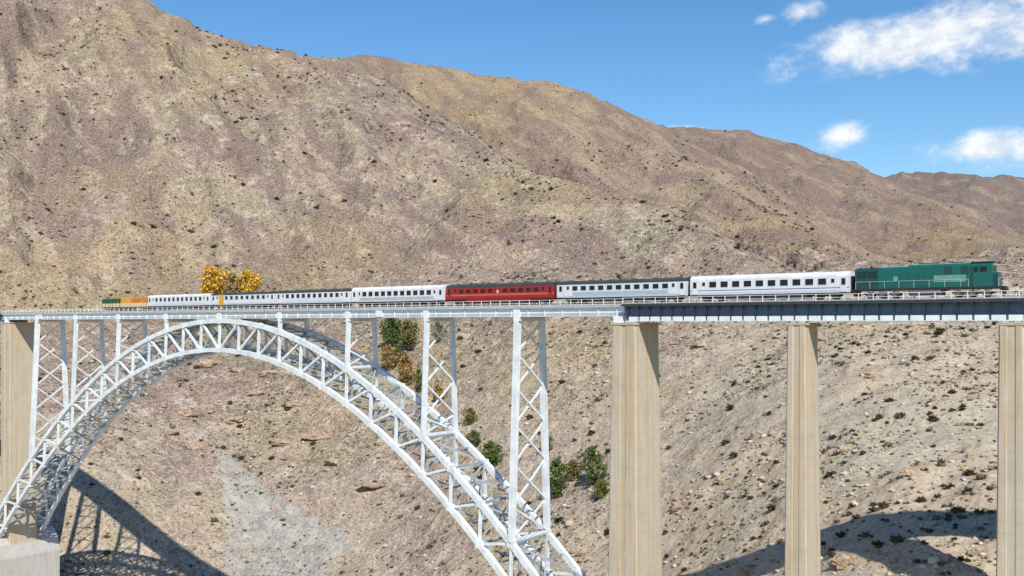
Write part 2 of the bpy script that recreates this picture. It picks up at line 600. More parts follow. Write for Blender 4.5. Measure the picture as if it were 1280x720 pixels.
def ray_hit(px, py, d0=110, d1=2600):
    """first meeting of a sight line with the ground (used to lay out the place only)"""
    d = np.geomspace(d0, d1, 900)
    x, y, z = un(px, py, d)
    h = height(x, y)
    k = np.argmax(h >= z)
    return x[k], y[k], h[k], d[k]


# scree chute of pale gravel under the arch: a wedge in plan
ch = [(*ray_hit(284, 575)[:2], 3.), (*ray_hit(308, 625)[:2], 8.), (*ray_hit(355, 718)[:2], 20.), (-235, 150, 28.)]
point_attr(me, 'scree', np.clip(1.45 - seg_d(GX, GY, ch), 0, 1))
st = np.zeros_like(GX)
for px, py, rad_ in ((130, 345, 90), (60, 375, 60), (480, 470, 45), (500, 420, 35), (950, 300, 60), (700, 225, 70), (240, 80, 120), (1100, 420, 40), (720, 430, 35), (600, 110, 140), (1180, 300, 90), (380, 345, 60)):
    hx, hy, _, _ = ray_hit(px, py)
    st = np.maximum(st, np.clip(1.35 - np.hypot(GX - hx, GY - hy) / rad_, 0, 1) * np.clip(.75 + 1.2 * fbm(GX / 40, GY / 40, 3), 0, 1))
point_attr(me, 'straw', st * .5)
point_attr(me, 'upper', np.clip((-GX * SB + GY * CB - 380) / 160, 0.15, 1))
lat_ = GX * CB + GY * SB
dep_ = -GX * SB + GY * CB
point_attr(me, 'stony', np.clip((420 - dep_) / 200 + .5 * fbm(GX / 50, GY / 50, 3), 0, 1))
hz = [ridge_h(GX, GY, s_, r_, P_)[0] for s_, r_, P_ in RW]
for k, nm in ((1, 'ochre_hill'), (2, 'purple_hill'), (3, 'grey_hill')):
    other = np.maximum.reduce([hz[j] for j in range(4) if j != k])
    point_attr(me, nm, np.clip(.5 + (hz[k] - np.maximum(other, 20)) / 30 + .5 * fbm(GX / 90, GY / 90, 3), 0, 1))
hills = link('hills', me)
tag(hills, 'dry stony hillside with scattered scrub rising behind the bridge', 'hillside', kind='structure')

# ------------------------------------------------------------------ the bridge
D, W, XC, PAN, SPLAY = 137.0, 7.5, -193.2, 22.2, .0438
YT = D + W / 2                    # track centre line
RAIL = 3.62
unit = MB().box(-.5, .5, -.5, .5, 0, 1)
UNIT = {}


def bar(name, p, q, w, h, mat, parent):
    """straight member from p to q: a unit bar, scaled; all members of a paint share one mesh"""
    if mat not in UNIT:
        UNIT[mat] = unit.mesh('member', MAT[mat])
    p, q = Vector(p), Vector(q)
    d = q - p
    L = d.length
    d.normalize()
    up = Vector((0, 0, 1)) if abs(d.z) < .995 else Vector((0, 1, 0))
    a = d.cross(up).normalized()
    b = a.cross(d).normalized()
    M = Matrix(((a.x * w, b.x * h, d.x * L, p.x), (a.y * w, b.y * h, d.y * L, p.y), (a.z * w, b.z * h, d.z * L, p.z), (0, 0, 0, 1)))
    return link(name, UNIT[mat], parent, M)


def ztop(dx):
    return .75 - .0052 * dx * dx + 1.47e-8 * dx ** 4


def zbot(dx):
    return ztop(dx) - 6.9 - .00008 * dx * dx


def rib(dx, z, side):              # side 0 near, 1 far
    return Vector((XC + dx, D + SPLAY * z if side == 0 else D + W - SPLAY * z, z))


arch = empty('arch_bridge', (XC, YT, -66))
tag(arch, 'white steel trussed arch bridge with lattice spandrel towers under the train', 'bridge')
NW, STEP = 16, PAN / 3
for side in (0, 1):
    ribs = MB()
    for zf, w, h in ((ztop, .95, 1.05), (zbot, .95, 1.0)):
        n = 64
        pts = []
        for k in range(n + 1):
            dx = (k / n * 2 - 1) * (NW * STEP + 1.5)
            c = rib(dx, zf(dx), side)
            t = (rib(dx + .5, zf(dx + .5), side) - rib(dx - .5, zf(dx - .5), side)).normalized()
            a = Vector((0, 1, 0)) * (w / 2)
            b = t.cross(Vector((0, 1, 0))).normalized() * (h / 2)
            pts += [c - a - b, c + a - b, c + a + b, c - a + b]
        fs = []
        for k in range(n):
            for j in range(4):
                fs.append((4 * k + j, 4 * k + (j + 1) % 4, 4 * k + 4 + (j + 1) % 4, 4 * k + 4 + j))
        fs += [(0, 1, 2, 3), (4 * n + 3, 4 * n + 2, 4 * n + 1, 4 * n)]
        ribs.poly(pts, fs)
    r_ = link('arch_rib', MB().mesh('arch_rib'), arch)
    r_.data = ribs.mesh('arch_rib', MAT['steel_white'])
    tag(r_, ('near', 'far')[side] + ' arch rib of curved top and bottom chords')
    for i in range(-NW, NW + 1):
        dx = i * STEP
        bar('web_post', rib(dx, zbot(dx), side), rib(dx, ztop(dx), side), .5, .5, 'steel_white', r_)
        if i != 0:
            s = 1 if i > 0 else -1
            d2 = dx - s * STEP
            bar('web_diagonal', rib(dx, ztop(dx), side), rib(d2, zbot(d2), side), .46, .46, 'steel_white', r_)
    for i in range(-NW, NW + 1, 1):            # gusset plates where the web meets the chords
        dx = i * STEP
        y = rib(dx, ztop(dx), side).y
        for zf in (ztop, zbot):
            c = rib(dx, zf(dx), side)
            bar('gusset_plate', c - Vector((.7, 0, 0)), c + Vector((.7, 0, 0)), .99, 1.25, 'steel_white', r_)
for i in range(-NW, NW + 1):
    dx = i * STEP
    for zf in (ztop, zbot):
        bar('cross_strut', rib(dx, zf(dx), 0), rib(dx, zf(dx), 1), .42, .42, 'steel_shaded', arch)
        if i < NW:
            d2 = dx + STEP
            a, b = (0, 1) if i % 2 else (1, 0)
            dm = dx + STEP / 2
            bar('cross_strut', rib(dm, zf(dm), 0), rib(dm, zf(dm), 1), .26, .26, 'steel_shaded', arch)
            bar('lateral_brace', rib(dx, zf(dx), a), rib(d2, zf(d2), b), .32, .32, 'steel_shaded', arch)
            bar('lateral_brace', rib(dx, zf(dx), b), rib(d2, zf(d2), a), .30, .30, 'steel_shaded', arch)
    bar('sway_brace', rib(dx, ztop(dx), 0), rib(dx, zbot(dx), 1), .3, .3, 'steel_shaded', arch)
    bar('sway_brace', rib(dx, ztop(dx), 1), rib(dx, zbot(dx), 0), .3, .3, 'steel_shaded', arch)

# spandrel towers: cap beam (the part) with two legs and crossed bracing
GB = 1.28                          # underside of the girders over the arch
for i in (-4, -3, -2, -1, 1, 2, 3, 4):
    dx = i * PAN
    zb = ztop(dx) + .3
    lw = {4: 1.3, 3: 1.0, 2: .95, 1: .85}[abs(i)]
    capm = MB().box(XC + dx - lw * .55, XC + dx + lw * .55, D - .35, D + W + .35, .55, GB - .01)
    t = link('spandrel_tower', MB().mesh('x'), arch)
    t.data = capm.mesh('spandrel_tower', MAT['steel_white'])
    for side in (0, 1):
        bar('leg', rib(dx, zb, side), rib(dx, .56, side), lw * .62, lw, 'steel_white', t)
    if abs(i) == 1:
        continue
    z = .4
    while True:
        w = W - 2 * SPLAY * z
        z2 = z - .78 * w
        if z2 < zb + 1.2:
            z2 = zb + .3
        a0, a1, b0, b1 = rib(dx, z, 0), rib(dx, z, 1), rib(dx, z2, 0), rib(dx, z2, 1)
        o = Vector((.14, 0, 0))
        bar('brace', a0 + o, b1 + o, .24, .34, 'steel_white', t)
        bar('brace', a1 - o, b0 - o, .24, .34, 'steel_white', t)
        z = z2
        if z <= zb + .4:
            break
    bar('cross_strut', rib(dx, zb + .1, 0), rib(dx, zb + .1, 1), .45, .5, 'steel_white', t)

POSTMESH = MB().box(-.045, .045, -.045, .045, 0, 1.12).mesh('post', MAT['rail_paint'])


def railing(parent, x0, x1, y, zb, step, name='railing'):
    m = MB()
    for z in (zb + 1.08, zb + .58, zb + .2):
        m.box(x0, x1, y - .03, y + .03, z - .03, z + .03)
    r = link(name, MB().mesh('x'), parent)
    r.data = m.mesh(name, MAT['rail_paint'])
    x = x0 + .1
    while x < x1:
        link('post', POSTMESH, r, Matrix.Translation((x, y, zb)))
        x += step
    return r


def deck_common(parent, x0, x1, yf, yr, zslab, fascia):
    MB().box(x0, x1, yf + .03, yr - .03, zslab - .24, zslab).obj('deck_slab', MAT['walkway'], parent)
    for y0, y1 in ((yf - .06, yf + .03), (yr - .03, yr + .06)):
        MB().box(x0, x1, y0, y1, zslab - .34, zslab + .1).obj('edge_beam', MAT[fascia], parent)
    b = MB()
    b.prism([(YT - 2.2, zslab + .002), (YT + 2.2, zslab + .002), (YT + 1.6, RAIL - .19), (YT - 1.6, RAIL - .19)], x0, x1)
    b.obj('ballast_bed', MAT['ballast'], parent)


# deck over the arch
AX0, AX1 = XC - 111.4 + 1.0, XC + 111.2
deck_common(arch, AX0, AX1, D - .40, D + W + .40, 3.12, 'steel_grey')
for k, y in enumerate((D, D + W)):
    g = MB()
    g.box(AX0, AX1, y - .05, y + .05, GB + .05, 2.87)
    g.box(AX0, AX1, y - .26, y + .26, GB, GB + .07)
    g.box(AX0, AX1, y - .26, y + .26, 2.80, 2.875)
    go = g.obj('deck_girder', MAT['girder_white'], arch)
    s = -1 if k == 0 else 1
    band = MB().box(AX0, AX1, y + s * .05 - .04, y + s * .05 + .04, GB + .08, GB + .60)
    band.obj('splice_band', MAT['steel_grey'], go)
    x = AX0 + 1.85
    while x < AX1:
        bar('stiffener', (x, y + s * .15, GB + .08), (x, y + s * .15, 2.79), .06, .2, 'girder_white', go)
        x += PAN / 6
    if k == 0:
        for i in range(-4, 5):
            x = XC + i * PAN
            MB().box(x - .75, x + .75, y - .34, y - .1, GB - .02, 3.05).obj('tower_head_plate', MAT['girder_white'], go)
        for dx in (-3.9 * PAN, 2.42 * PAN):
            MB().box(XC + dx - .9, XC + dx + .9, y - .42, y - .12, GB + .15, 3.25).obj('splice_plate', MAT['girder_white'], go)
x = AX0 + 2
while x < AX1:
    bar('floor_beam', (x, D + .1, 2.45), (x, D + W - .1, 2.45), .25, .7, 'girder_white', arch)
    x += PAN / 6
railing(arch, AX0, AX1, D - .33, 3.12, 2.22)
railing(arch, AX0, AX1, D + W + .33, 3.12, 2.22)


def viaduct(x0, x1, label, name='approach_viaduct'):
    v = empty(name, ((x0 + x1) / 2, YT, .4))
    tag(v, label, 'viaduct')
    deck_common(v, x0, x1, D - 1.32, D + W + 1.32, 3.2, 'fascia_dark')
    for k, y in enumerate((D, D + W)):
        s = -1 if k == 0 else 1
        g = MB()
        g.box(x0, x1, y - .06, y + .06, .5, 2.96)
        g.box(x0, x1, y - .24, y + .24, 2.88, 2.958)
        go = g.obj('plate_girder', MAT['girder_shade'], v)
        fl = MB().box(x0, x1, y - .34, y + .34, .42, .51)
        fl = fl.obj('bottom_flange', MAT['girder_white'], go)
        x = x0 + .6
        while x < x1 - 2.02:
            bar('lit_strip', (x + .15, y + s * .20, .86), (x + 1.87, y + s * .20, .86), .26, .69, 'girder_white', fl)  # white plates stand in for the sunlit lower strip of the web
            x += 2.02
        x = x0 + .6
        while x < x1:
            bar('stiffener', (x, y + s * .17, .515), (x, y + s * .17, 2.875), .1, .22, 'girder_shade', go)
            if k == 0:
                m = MB().poly([(x - .05, y - .29, 2.93), (x - .05, y - 1.3, 2.93), (x - .05, y - 1.3, 2.78), (x - .05, y - .29, 2.2),
                               (x + .05, y - .29, 2.93), (x + .05, y - 1.3, 2.93), (x + .05, y - 1.3, 2.78), (x + .05, y - .29, 2.2)],
                              [(0, 1, 2, 3), (7, 6, 5, 4), (0, 4, 5, 1), (1, 5, 6, 2), (2, 6, 7, 3), (3, 7, 4, 0)])
                if 'bracket' not in UNIT:
                    UNIT['bracket'] = MB().poly([tuple(Vector(p) - Vector((x, y, 0))) for p in m.v], m.f).mesh('bracket', MAT['girder_shade'])
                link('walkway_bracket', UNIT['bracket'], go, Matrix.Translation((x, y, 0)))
            x += 2.02
    x = x0 + 1.6
    while x < x1:
        bar('cross_frame', (x, D + .1, 2.2), (x, D + W - .1, 2.2), .2, .9, 'girder_white', v)
        x += 4.04
    railing(v, x0, x1, D - 1.22, 3.2, 2.02)
    railing(v, x0, x1, D + W + 1.22, 3.2, 2.02)
    return v


viaduct(AX1 + .25, 62, 'white plate girder viaduct on concrete piers carrying the green locomotive')
viaduct(XC - 190, AX0 - .25, 'short end of plate girder viaduct beyond the left concrete pier')

# track
trk = empty('railway_track', (XC, YT, 3.3))
tag(trk, 'single railway track on pale ballast along the bridge deck', 'railway track')
for s in (-1, 1):
    y = YT + s * .7525
    r = MB().box(-390, 62, y - .075, y + .075, RAIL - .17, RAIL - .15).box(-390, 62, y - .01, y + .01, RAIL - .15, RAIL - .04).box(-390, 62, y - .036, y + .036, RAIL - .04, RAIL)
    r.obj('rail', MAT['rail_steel'], trk)
sl = MB()
x = -388.
while x < 62:
    sl.box(x - .13, x + .13, YT - 1.3, YT + 1.3, RAIL - .30, RAIL - .172)
    x += .62
tag(sl.obj('sleepers', MAT['sleeper'], trk), kind='stuff')


# concrete piers: hollow-looking slip-formed shafts with a cap and bearings
def pier(xa, xb, ya, yb, zt, zb, bx, by0, by1, label, group='concrete bridge piers'):
    p = empty('bridge_pier', ((xa + xb) / 2, (ya + yb) / 2, zb))
    tag(p, label, 'bridge pier', group)
    h = zt - zb
    bm = bmesh.new()
    rings = []
    n = 24
    for k in range(n + 1):
        z = zt - h * k / n
        ex, e0, e1 = bx * (zt - z), by0 * (zt - z), by1 * (zt - z)
        c = .18
        X0, X1, Y0, Y1 = xa - ex, xb + ex, ya - e0, yb + e1
        mid = (X0 + X1) / 2
        gr = .10                                   # shallow groove down the front face
        ring = [(X0 + c, Y0), (mid - .55, Y0), (mid - .45, Y0 + gr), (mid + .45, Y0 + gr), (mid + .55, Y0), (X1 - c, Y0), (X1, Y0 + c), (X1, Y1 - c), (X1 - c, Y1), (X0 + c, Y1), (X0, Y1 - c), (X0, Y0 + c)]
        rings.append([bm.verts.new((x, y, z)) for x, y in ring])
    m_ = len(rings[0])
    for a, b in zip(rings[:-1], rings[1:]):
        for j in range(m_):
            bm.faces.new((a[j], b[j], b[(j + 1) % m_], a[(j + 1) % m_]))
    bm.faces.new(rings[0])
    bmesh.ops.recalc_face_normals(bm, faces=bm.faces)
    me = bpy.data.meshes.new('shaft')
    bm.to_mesh(me)
    bm.free()
    me.materials.append(MAT['concrete_pier'])
    link('shaft', me, p)
    return p


p1 = pier(-83.9, -79.4, D - .95, D + W - .6, -.15, -92, .013, .010, .010, 'broad concrete pier where the steel arch deck meets the plate girders')
p2 = pier(-53.75, -51.0, D - .95, D + 4.2, -.15, -75, .009, .010, .012, 'slender concrete pier under the white coach next to the locomotive')
p3 = pier(-25.5, -22.6, D - .95, D + 4.2, -.15, -75, .009, .006, .012, 'concrete pier at the right edge just ahead of the green locomotive')
p4 = pier(-303.2, -297.6, D - .9, D + W - .4, .2, -78, .002, 0, .004, 'concrete pier at the left edge beside the foot of the arch')
for p, zt, x0, x1, y0, y1 in ((p2, .18, -54.0, -50.7, D - 1.0, D + 4.4), (p3, .18, -25.8, -22.3, D - 1.0, D + 4.4)):
    MB().box(x0, x1, y0, y1, -.16, zt).obj('cap', MAT['concrete_pier'], p)
    for x in (-.7, .7):
        MB().box((x0 + x1) / 2 + x - .4, (x0 + x1) / 2 + x + .4, D - .35, D + .35, zt, .42).obj('bearing', MAT['steel_grey'], p)
MB().box(-84.1, -79.2, D - 1.05, D + W - .5, -.16, .22).obj('cap', MAT['concrete_pier'], p1)
MB().box(-83.9, -82.25, D - .5, D + .5, .22, GB).obj('bearing', MAT['girder_white'], p1)
MB().box(-81.6, -79.5, D - .45, D + .45, .22, .42).obj('bearing', MAT['steel_grey'], p1)
MB().box(-303.4, -297.4, D - .95, D + W - .3, .2, .45).obj('cap', MAT['concrete_pier'], p4)
MB().box(-302, -300, D - .45, D + .45, .45, GB).obj('bearing', MAT['girder_white'], p4)


# springing blocks of the arch
def springing(sx, label):
    x_in, x_out = XC + sx * 103, XC + sx * 150
    e = empty('springing_block', ((x_in + x_out) / 2, YT, -98))
    tag(e, label, 'concrete block', 'arch foundations')
    prof = [(x_in + sx * 1., -110), (x_in + sx * .2, -71), (x_in + sx * 1.3, -67), (x_in + sx * 4.5, -64.2), (x_in + sx * 10, -63), (x_out, -62.6), (x_out, -110)]
    n = len(prof)
    y0, y1 = D - 9, D + W + 6.5
    m = MB()
    m.poly([(x, y0, z) for x, z in prof] + [(x, y1, z) for x, z in prof],
           [(k, (k + 1) % n, (k + 1) % n + n, k + n) for k in range(n)] + [tuple(range(n)), tuple(range(2 * n - 1, n - 1, -1))])
    m.obj('footing', MAT['concrete_block'], e)
    return e


springing(-1, 'pale concrete block at the lower left where the arch comes down')
springing(1, 'pale concrete block below the right foot of the arch')

# ------------------------------------------------------------------ the train
CACHE = {}


def shared(key, fn):
    if key not in CACHE:
        CACHE[key] = fn()
    return CACHE[key]


def T(root, x, y, z):
    return WM[root.name] @ Matrix.Translation((x, y, z))


def wheel_mesh():
    m = MB()
    m.cyl((0, -.07, 0), (0, .07, 0), .46, n=20)
    m.cyl((0, .05, 0), (0, .085, 0), .50, n=20)
    m.cyl((0, -.12, 0), (0, -.05, 0), .16, n=10)
    return m.mesh('wheel', MAT['wheel_steel'])


def bogie(root, x, axles=(-1.25, 1.25), wheel_r=.46, frame='under_black', drop=0.):
    def fr():
        m = MB()
        a0, a1 = min(axles) - .75, max(axles) + .75
        for s in (-1, 1):
            y = s * 1.02
            m.box(a0, a1, y - .08, y + .08, .52, .78)
            for a in axles:
                m.box(a - .24, a + .24, y - .13, y + .13, .30, .62)
                for q in (-.36, .36):
                    m.cyl((a + q, y, .40), (a + q, y, .80), .09, n=8)
        m.box(-.35, .35, -1.1, 1.1, .5, .9)
        return m.mesh('bogie', MAT[frame])
    b = link('bogie', shared(('bogie', axles, frame), fr), root, T(root, x, 0, 0))
    wm = shared('wheel', wheel_mesh)
    for a in axles:
        for s in (-1, 1):
            M = WM[root.name] @ Matrix.Translation((x + a, s * .7525, wheel_r)) @ Matrix.Rotation(0 if s < 0 else math.pi, 4, 'Z')
            link('wheel', wm, b, M)
    return b


def carbody(L, z0=.98, ze=3.30, zt=4.02, w=2.84):
    prof = [(-w / 2 + .06, z0), (w / 2 - .06, z0), (w / 2, z0 + .35), (w / 2, ze), (-w / 2, ze), (-w / 2, z0 + .35)]
    return MB().prism(prof, -L / 2, L / 2)


def roofmesh(L, ze=3.30, zt=4.02, w=2.84):
    pr = [(-w / 2 - .015, ze - .02)]
    for k in range(1, 12):
        t = math.pi * (1 - k / 12)
        pr.append((math.cos(t) * (w / 2), ze + (zt - ze) * math.sin(t) ** .72))
    pr.append((w / 2 + .015, ze - .02))
    return MB().prism(pr, -L / 2 + .02, L / 2 - .02)


YF = -1.42                         # near side of the coach in its own space


def window_mesh(w, h, fm, gm):
    fr = MB()
    t = .05
    fr.box(-w / 2 - t, w / 2 + t, -.02, .02, h / 2, h / 2 + t).box(-w / 2 - t, w / 2 + t, -.02, .02, -h / 2 - t, -h / 2)
    fr.box(-w / 2 - t, -w / 2, -.02, .02, -h / 2, h / 2).box(w / 2, w / 2 + t, -.02, .02, -h / 2, h / 2)
    pn = MB().box(-w / 2, w / 2, -.006, .012, -h / 2, h / 2)
    return fr.mesh('window', MAT[fm]), pn.mesh('pane', MAT[gm])


def window(root, x, z, w, h, fm='coach_white', gm='glass', y=YF, name='window'):
    a, b = shared(('win', w, h, fm, gm), lambda: window_mesh(w, h, fm, gm))
    o = link(name, a, root, T(root, x, y - .004, z))
    link('pane', b, o, T(root, x, y - .004, z))
    return o


def coach(xa, xb, label, body, roof, nwin, frame='coach_white', glass='glass', band=None, band_z=(1.35, 1.95), ends='coach_white', stripe=None,
          zt=4.02, crest=False, ww=1.1, wh=.86, orange_end=False, skirt=None, clerestory=None, group='passenger coaches of the train'):
    L = xb - xa - .62
    e = empty('passenger_coach', ((xa + xb) / 2, YT, RAIL))
    tag(e, label, 'train coach', group)
    carbody(L).obj('body', MAT[body], e, WM[e.name])
    ro = roofmesh(L, zt=zt).obj('roof', MAT[roof], e, WM[e.name], smooth=False)
    vm = shared('vent', lambda: MB().box(-.45, .45, -.35, .35, 0, .16).mesh('roof_vent', MAT['bogie_grey']))
    for k in range(6):
        link('roof_vent', vm, ro, T(e, -L / 2 + L * (k + .5) / 6, 0, zt - .015))
    if band:
        MB().box(-L / 2 + 2.6, L / 2 - 2.6, YF - .008, YF + .05, *band_z).obj('lower_band', MAT[band], e, WM[e.name])
    if stripe:
        MB().box(-L / 2 + .02, L / 2 - .02, YF - .012, YF + .05, *stripe[1]).obj('stripe', MAT[stripe[0]], e, WM[e.name])
    if skirt:
        MB().box(-L / 2 + 5.2, L / 2 - 5.2, -1.34, 1.34, .55, .98).obj('skirt', MAT[skirt], e, WM[e.name])
    zw = 2.62
    span = L - 6.0
    for k in range(nwin):
        window(e, -span / 2 + span * (k + .5) / nwin, zw, ww, wh, frame, glass)
    for s in (-1, 1):
        if ends != body:
            MB().box(s * (L / 2 - 2.5) - .9, s * (L / 2 - 2.5) + .9, YF - .010, YF + .05, 1.32, 3.2).obj('end_panel', MAT[ends], e, WM[e.name])
        window(e, s * (L / 2 - 2.4), zw + .1, .5, .6, frame, glass, YF - .012, 'small_window')
        dm = shared(('door', body), lambda: MB().box(-.46, .46, -.022, .03, -1.05, 1.08).mesh('door', MAT[ends if ends != body else 'coach_white' if body != 'coach_red' else 'coach_red']))
        d = link('door', dm, e, T(e, s * (L / 2 - .85), YF, 2.15))
        window(d, 0, .42, .48, .85, 'gangway', glass, -.022)
        # gangway bellows, headstock, buffers
        MB().box(s * L / 2, s * (L / 2 + .29), -.75, .75, 1.1, 3.35).obj('gangway_bellows', MAT['gangway'], e, WM[e.name])
        bf = MB()
        for q in (-.875, .875):
            bf.cyl((s * L / 2, q, 1.06), (s * (L / 2 + .26), q, 1.06), .09, n=8).cyl((s * (L / 2 + .24), q, 1.06), (s * (L / 2 + .29), q, 1.06), .22, n=10)
        bf.obj('buffers', MAT['under_black'], e, WM[e.name])
        bogie(e, s * (L / 2 - 3.6))
    uf = MB().box(-L / 2 + .3, L / 2 - .3, -1.25, 1.25, .80, .975)
    uf.obj('underframe', MAT['under_black'], e, WM[e.name])
    for x, w in ((-5.2, 2.6), (-1.9, 3.4), (1.7, 3.2), (5.0, 2.8)):
        MB().box(x - w / 2, x + w / 2, -1.28, 1.28, .2, .795).obj('equipment_box', MAT['under_black'], e, WM[e.name])
    if orange_end:
        MB().box(-L / 2 + 3.0, -L / 2 + 5.0, YF - .03, YF + .05, .9, 3.45).obj('orange_panel', MAT['yellow_paint'], e, WM[e.name])
    if crest:
        m = MB()
        pts = []
        for k in range(16):
            r = .46 if k % 2 == 0 else .30
            pts.append((r * math.sin(k * math.pi / 8), r * math.cos(k * math.pi / 8)))
        m.poly([(x, YF - .03, 2.45 + z) for x, z in pts] + [(x, YF, 2.45 + z) for x, z in pts],
               [tuple(range(16)), tuple(range(31, 15, -1))] + [(k, (k + 1) % 16, (k + 1) % 16 + 16, k + 16) for k in range(16)])
        m.obj('crest', MAT['crest'], e, WM[e.name])
    return e


coach(-71.5, -45.4, 'white passenger coach with pale roof coupled behind the green locomotive', 'coach_lavender', 'roof_white', 10, stripe=('band_blue', (1.62, 1.74)), band='coach_white',
      band_z=(1.33, 1.60), zt=4.12, ww=1.22, wh=.92)
coach(-97.7, -71.5, 'silver grey passenger coach with dark roof next to the red coach, nearer the locomotive', 'coach_silver', 'roof_dark', 11, band='band_grey', ww=1.1, wh=.8, zt=3.98)
coach(-124.0, -97.7, 'red passenger coach with coral stripe and dark roof', 'coach_red', 'roof_dark', 11, frame='coach_red', glass='glass_red', ends='coach_red',
      stripe=('stripe_coral', (1.72, 2.02)), crest=True, skirt='coach_red', ww=1.15, wh=.7, zt=4.02)
coach(-150.7, -124.0, 'bright white passenger coach with white roof next to the red coach', 'coach_white', 'roof_white', 11, band='band_grey', band_z=(1.33, 1.85), zt=4.12, ww=1.2, wh=.95)
coach(-175.6, -150.7, 'white passenger coach with dark roof behind the white-roofed one', 'coach_white', 'roof_dark', 10, frame='coach_white', band='coach_silver', zt=3.98, ww=1.05, wh=.9)
coach(-200.3, -175.6, 'silver passenger coach with an orange panel near its rear end', 'coach_silver', 'roof_dark', 9, zt=3.9, ww=1.0, wh=.85, band='coach_lavender', orange_end=True)
coach(-227.9, -200.3, 'last white passenger coach in front of the orange wagon', 'coach_white', 'roof_white', 11, band='coach_silver', zt=3.9, ww=1.0, wh=.95)


def wagon(xa, xb, label, upper, lower, kind, h=3.3):
    L = xb - xa - .6
    e = empty(kind, ((xa + xb) / 2, YT, RAIL))
    tag(e, label, 'freight wagon', 'short wagons at the tail of the train')
    MB().box(-L / 2, L / 2, -1.38, 1.38, .95, 1.95).obj('lower_side', MAT[lower], e, WM[e.name])
    m = MB().box(-L / 2, L / 2, -1.36, 1.36, 1.95, h - .25)
    m.prism([(-1.36, h - .249), (1.36, h - .249), (.9, h), (-.9, h)], -L / 2, L / 2)
    b = m.obj('body', MAT[upper], e, WM[e.name])
    k = int(L / 1.5)
    for j in range(k + 1):
        bar('rib', WM[e.name] @ Vector((-L / 2 + L * j / k, -1.40, .97)), WM[e.name] @ Vector((-L / 2 + L * j / k, -1.40, h - .3)), .1, .08, 'under_black' if upper == 'wagon_green' else upper, b)
    MB().box(-L / 2, L / 2, -1.2, 1.2, .72, .945).obj('underframe', MAT['under_black'], e, WM[e.name])
    for s in (-1, 1):
        bogie(e, s * (L / 2 - 1.9), (-.9, .9))
    return e


ow = wagon(-241.1, -227.9, 'short orange freight wagon behind the last white coach', 'wagon_orange', 'wagon_cream', 'freight_wagon', 3.5)
MB().box(-5.9, -1.8, -1.39, 1.39, 1.96, 3.56).obj('pale_end', MAT['yellow_paint'], ow, WM[ow.name])
wagon(-250.5, -241.1, 'dark green and cream freight wagon at the very tail of the train', 'wagon_green', 'wagon_cream', 'freight_wagon', 3.3)

# locomotive: hood unit with the cab near its front (right) end
lo = empty('diesel_locomotive', ((-45.4 - 25.4) / 2, YT, RAIL))
tag(lo, 'green diesel locomotive with long hood at the head of the train', 'locomotive')
ML = WM[lo.name]


def lbox(name, mat, *b, parent=None):
    return MB().box(*b).obj(name, MAT[mat], parent or lo, ML)


def hood(name, mat, x0, x1, w, z0, z1, cham=.3):
    pr = [(-w, z0), (w, z0), (w, z1 - cham), (w - cham * 1.1, z1), (-w + cham * 1.1, z1), (-w, z1 - cham)]
    return MB().prism(pr, x0, x1).obj(name, MAT[mat], lo, ML)


lbox('sill', 'under_black', -9.75, 9.75, -1.45, 1.45, 1.12, 1.42)
hood('rear_hood', 'loco_dark', -9.55, -6.3, 1.33, 1.42, 4.28)
hood('long_hood', 'loco_green', -6.295, -2.2, 1.33, 1.42, 4.42)
h1 = hood('engine_hood', 'loco_green', -2.195, 5.9, 1.36, 1.42, 4.62)
cb_ = hood('cab', 'loco_green', 5.905, 8.55, 1.42, 1.42, 4.66, .35)
hood('short_nose', 'loco_dark', 8.555, 9.2, 1.15, 1.42, 3.3, .35)
rl = MB().box(-6.2, -2.4, -.85, .85, 4.425, 4.5).box(-2.0, 5.5, -.9, .9, 4.625, 4.68)
rl.obj('roof_walk', MAT['loco_roof'], lo, ML)
for x0, x1, z in ((-9.3, -6.6, 4.285), (-.9, 1.6, 4.685), (3.2, 4.7, 4.685)):
    lbox('roof_grille', 'under_black', x0, x1, -.8, .8, z, z + .12)
MB().cyl((-7.6, 0, 4.4), (-7.6, 0, 4.75), .18, n=10).obj('exhaust_stack', MAT['under_black'], lo, ML)
for x0, x1 in ((-9.2, -7.9), (-7.7, -6.5)):
    g = lbox('radiator_grille', 'under_black', x0, x1, -1.355, -1.3, 3.0, 3.9)
    for k in range(5):
        lbox('slat', 'loco_dark', x0 + .05, x1 - .05, -1.39, -1.34, 3.08 + k * .17, 3.16 + k * .17, parent=g)
lbox('pale_panel', 'loco_pale', 1.2, 5.3, -1.40, -1.3, 2.1, 3.05)
for k in range(7):
    x = -6.2 + k * .97 + (.45 if k > 3 else 0)
    lbox('hood_door', 'loco_green', x, x + .9, -1.40 if k > 3 else -1.37, -1.25, 1.6, 3.5)
for k in range(4):
    lbox('hood_door', 'loco_dark' if k % 2 else 'loco_green', 1.5 + k * 1.06, 2.45 + k * 1.06, -1.385, -1.25, 3.15, 4.2)
m = MB().cyl((-3.9, -1.36, 2.75), (-3.9, -1.405, 2.75), .36, n=20)
m.obj('emblem', MAT['loco_pale'], lo, ML)
window(lo, 7.45, 3.72, .85, .62, 'loco_dark', 'glass', -1.43, 'cab_window')
window(lo, 6.55, 3.72, .45, .62, 'loco_dark', 'glass', -1.43, 'cab_window')
d = lbox('cab_door', 'loco_dark', 5.95, 6.2, -1.45, -1.35, 1.5, 4.1)
ws = MB().box(8.545, 8.575, -1.05, -.1, 3.45, 4.15).box(8.545, 8.575, .1, 1.05, 3.45, 4.15)
ws.obj('windscreen', MAT['glass'], lo, ML)
lbox('cab_roof_lip', 'loco_dark', 5.9, 8.75, -1.3, 1.3, 4.665, 4.74)
lbox('headlight', 'coach_white', 8.56, 8.66, -.25, .25, 4.3, 4.5)
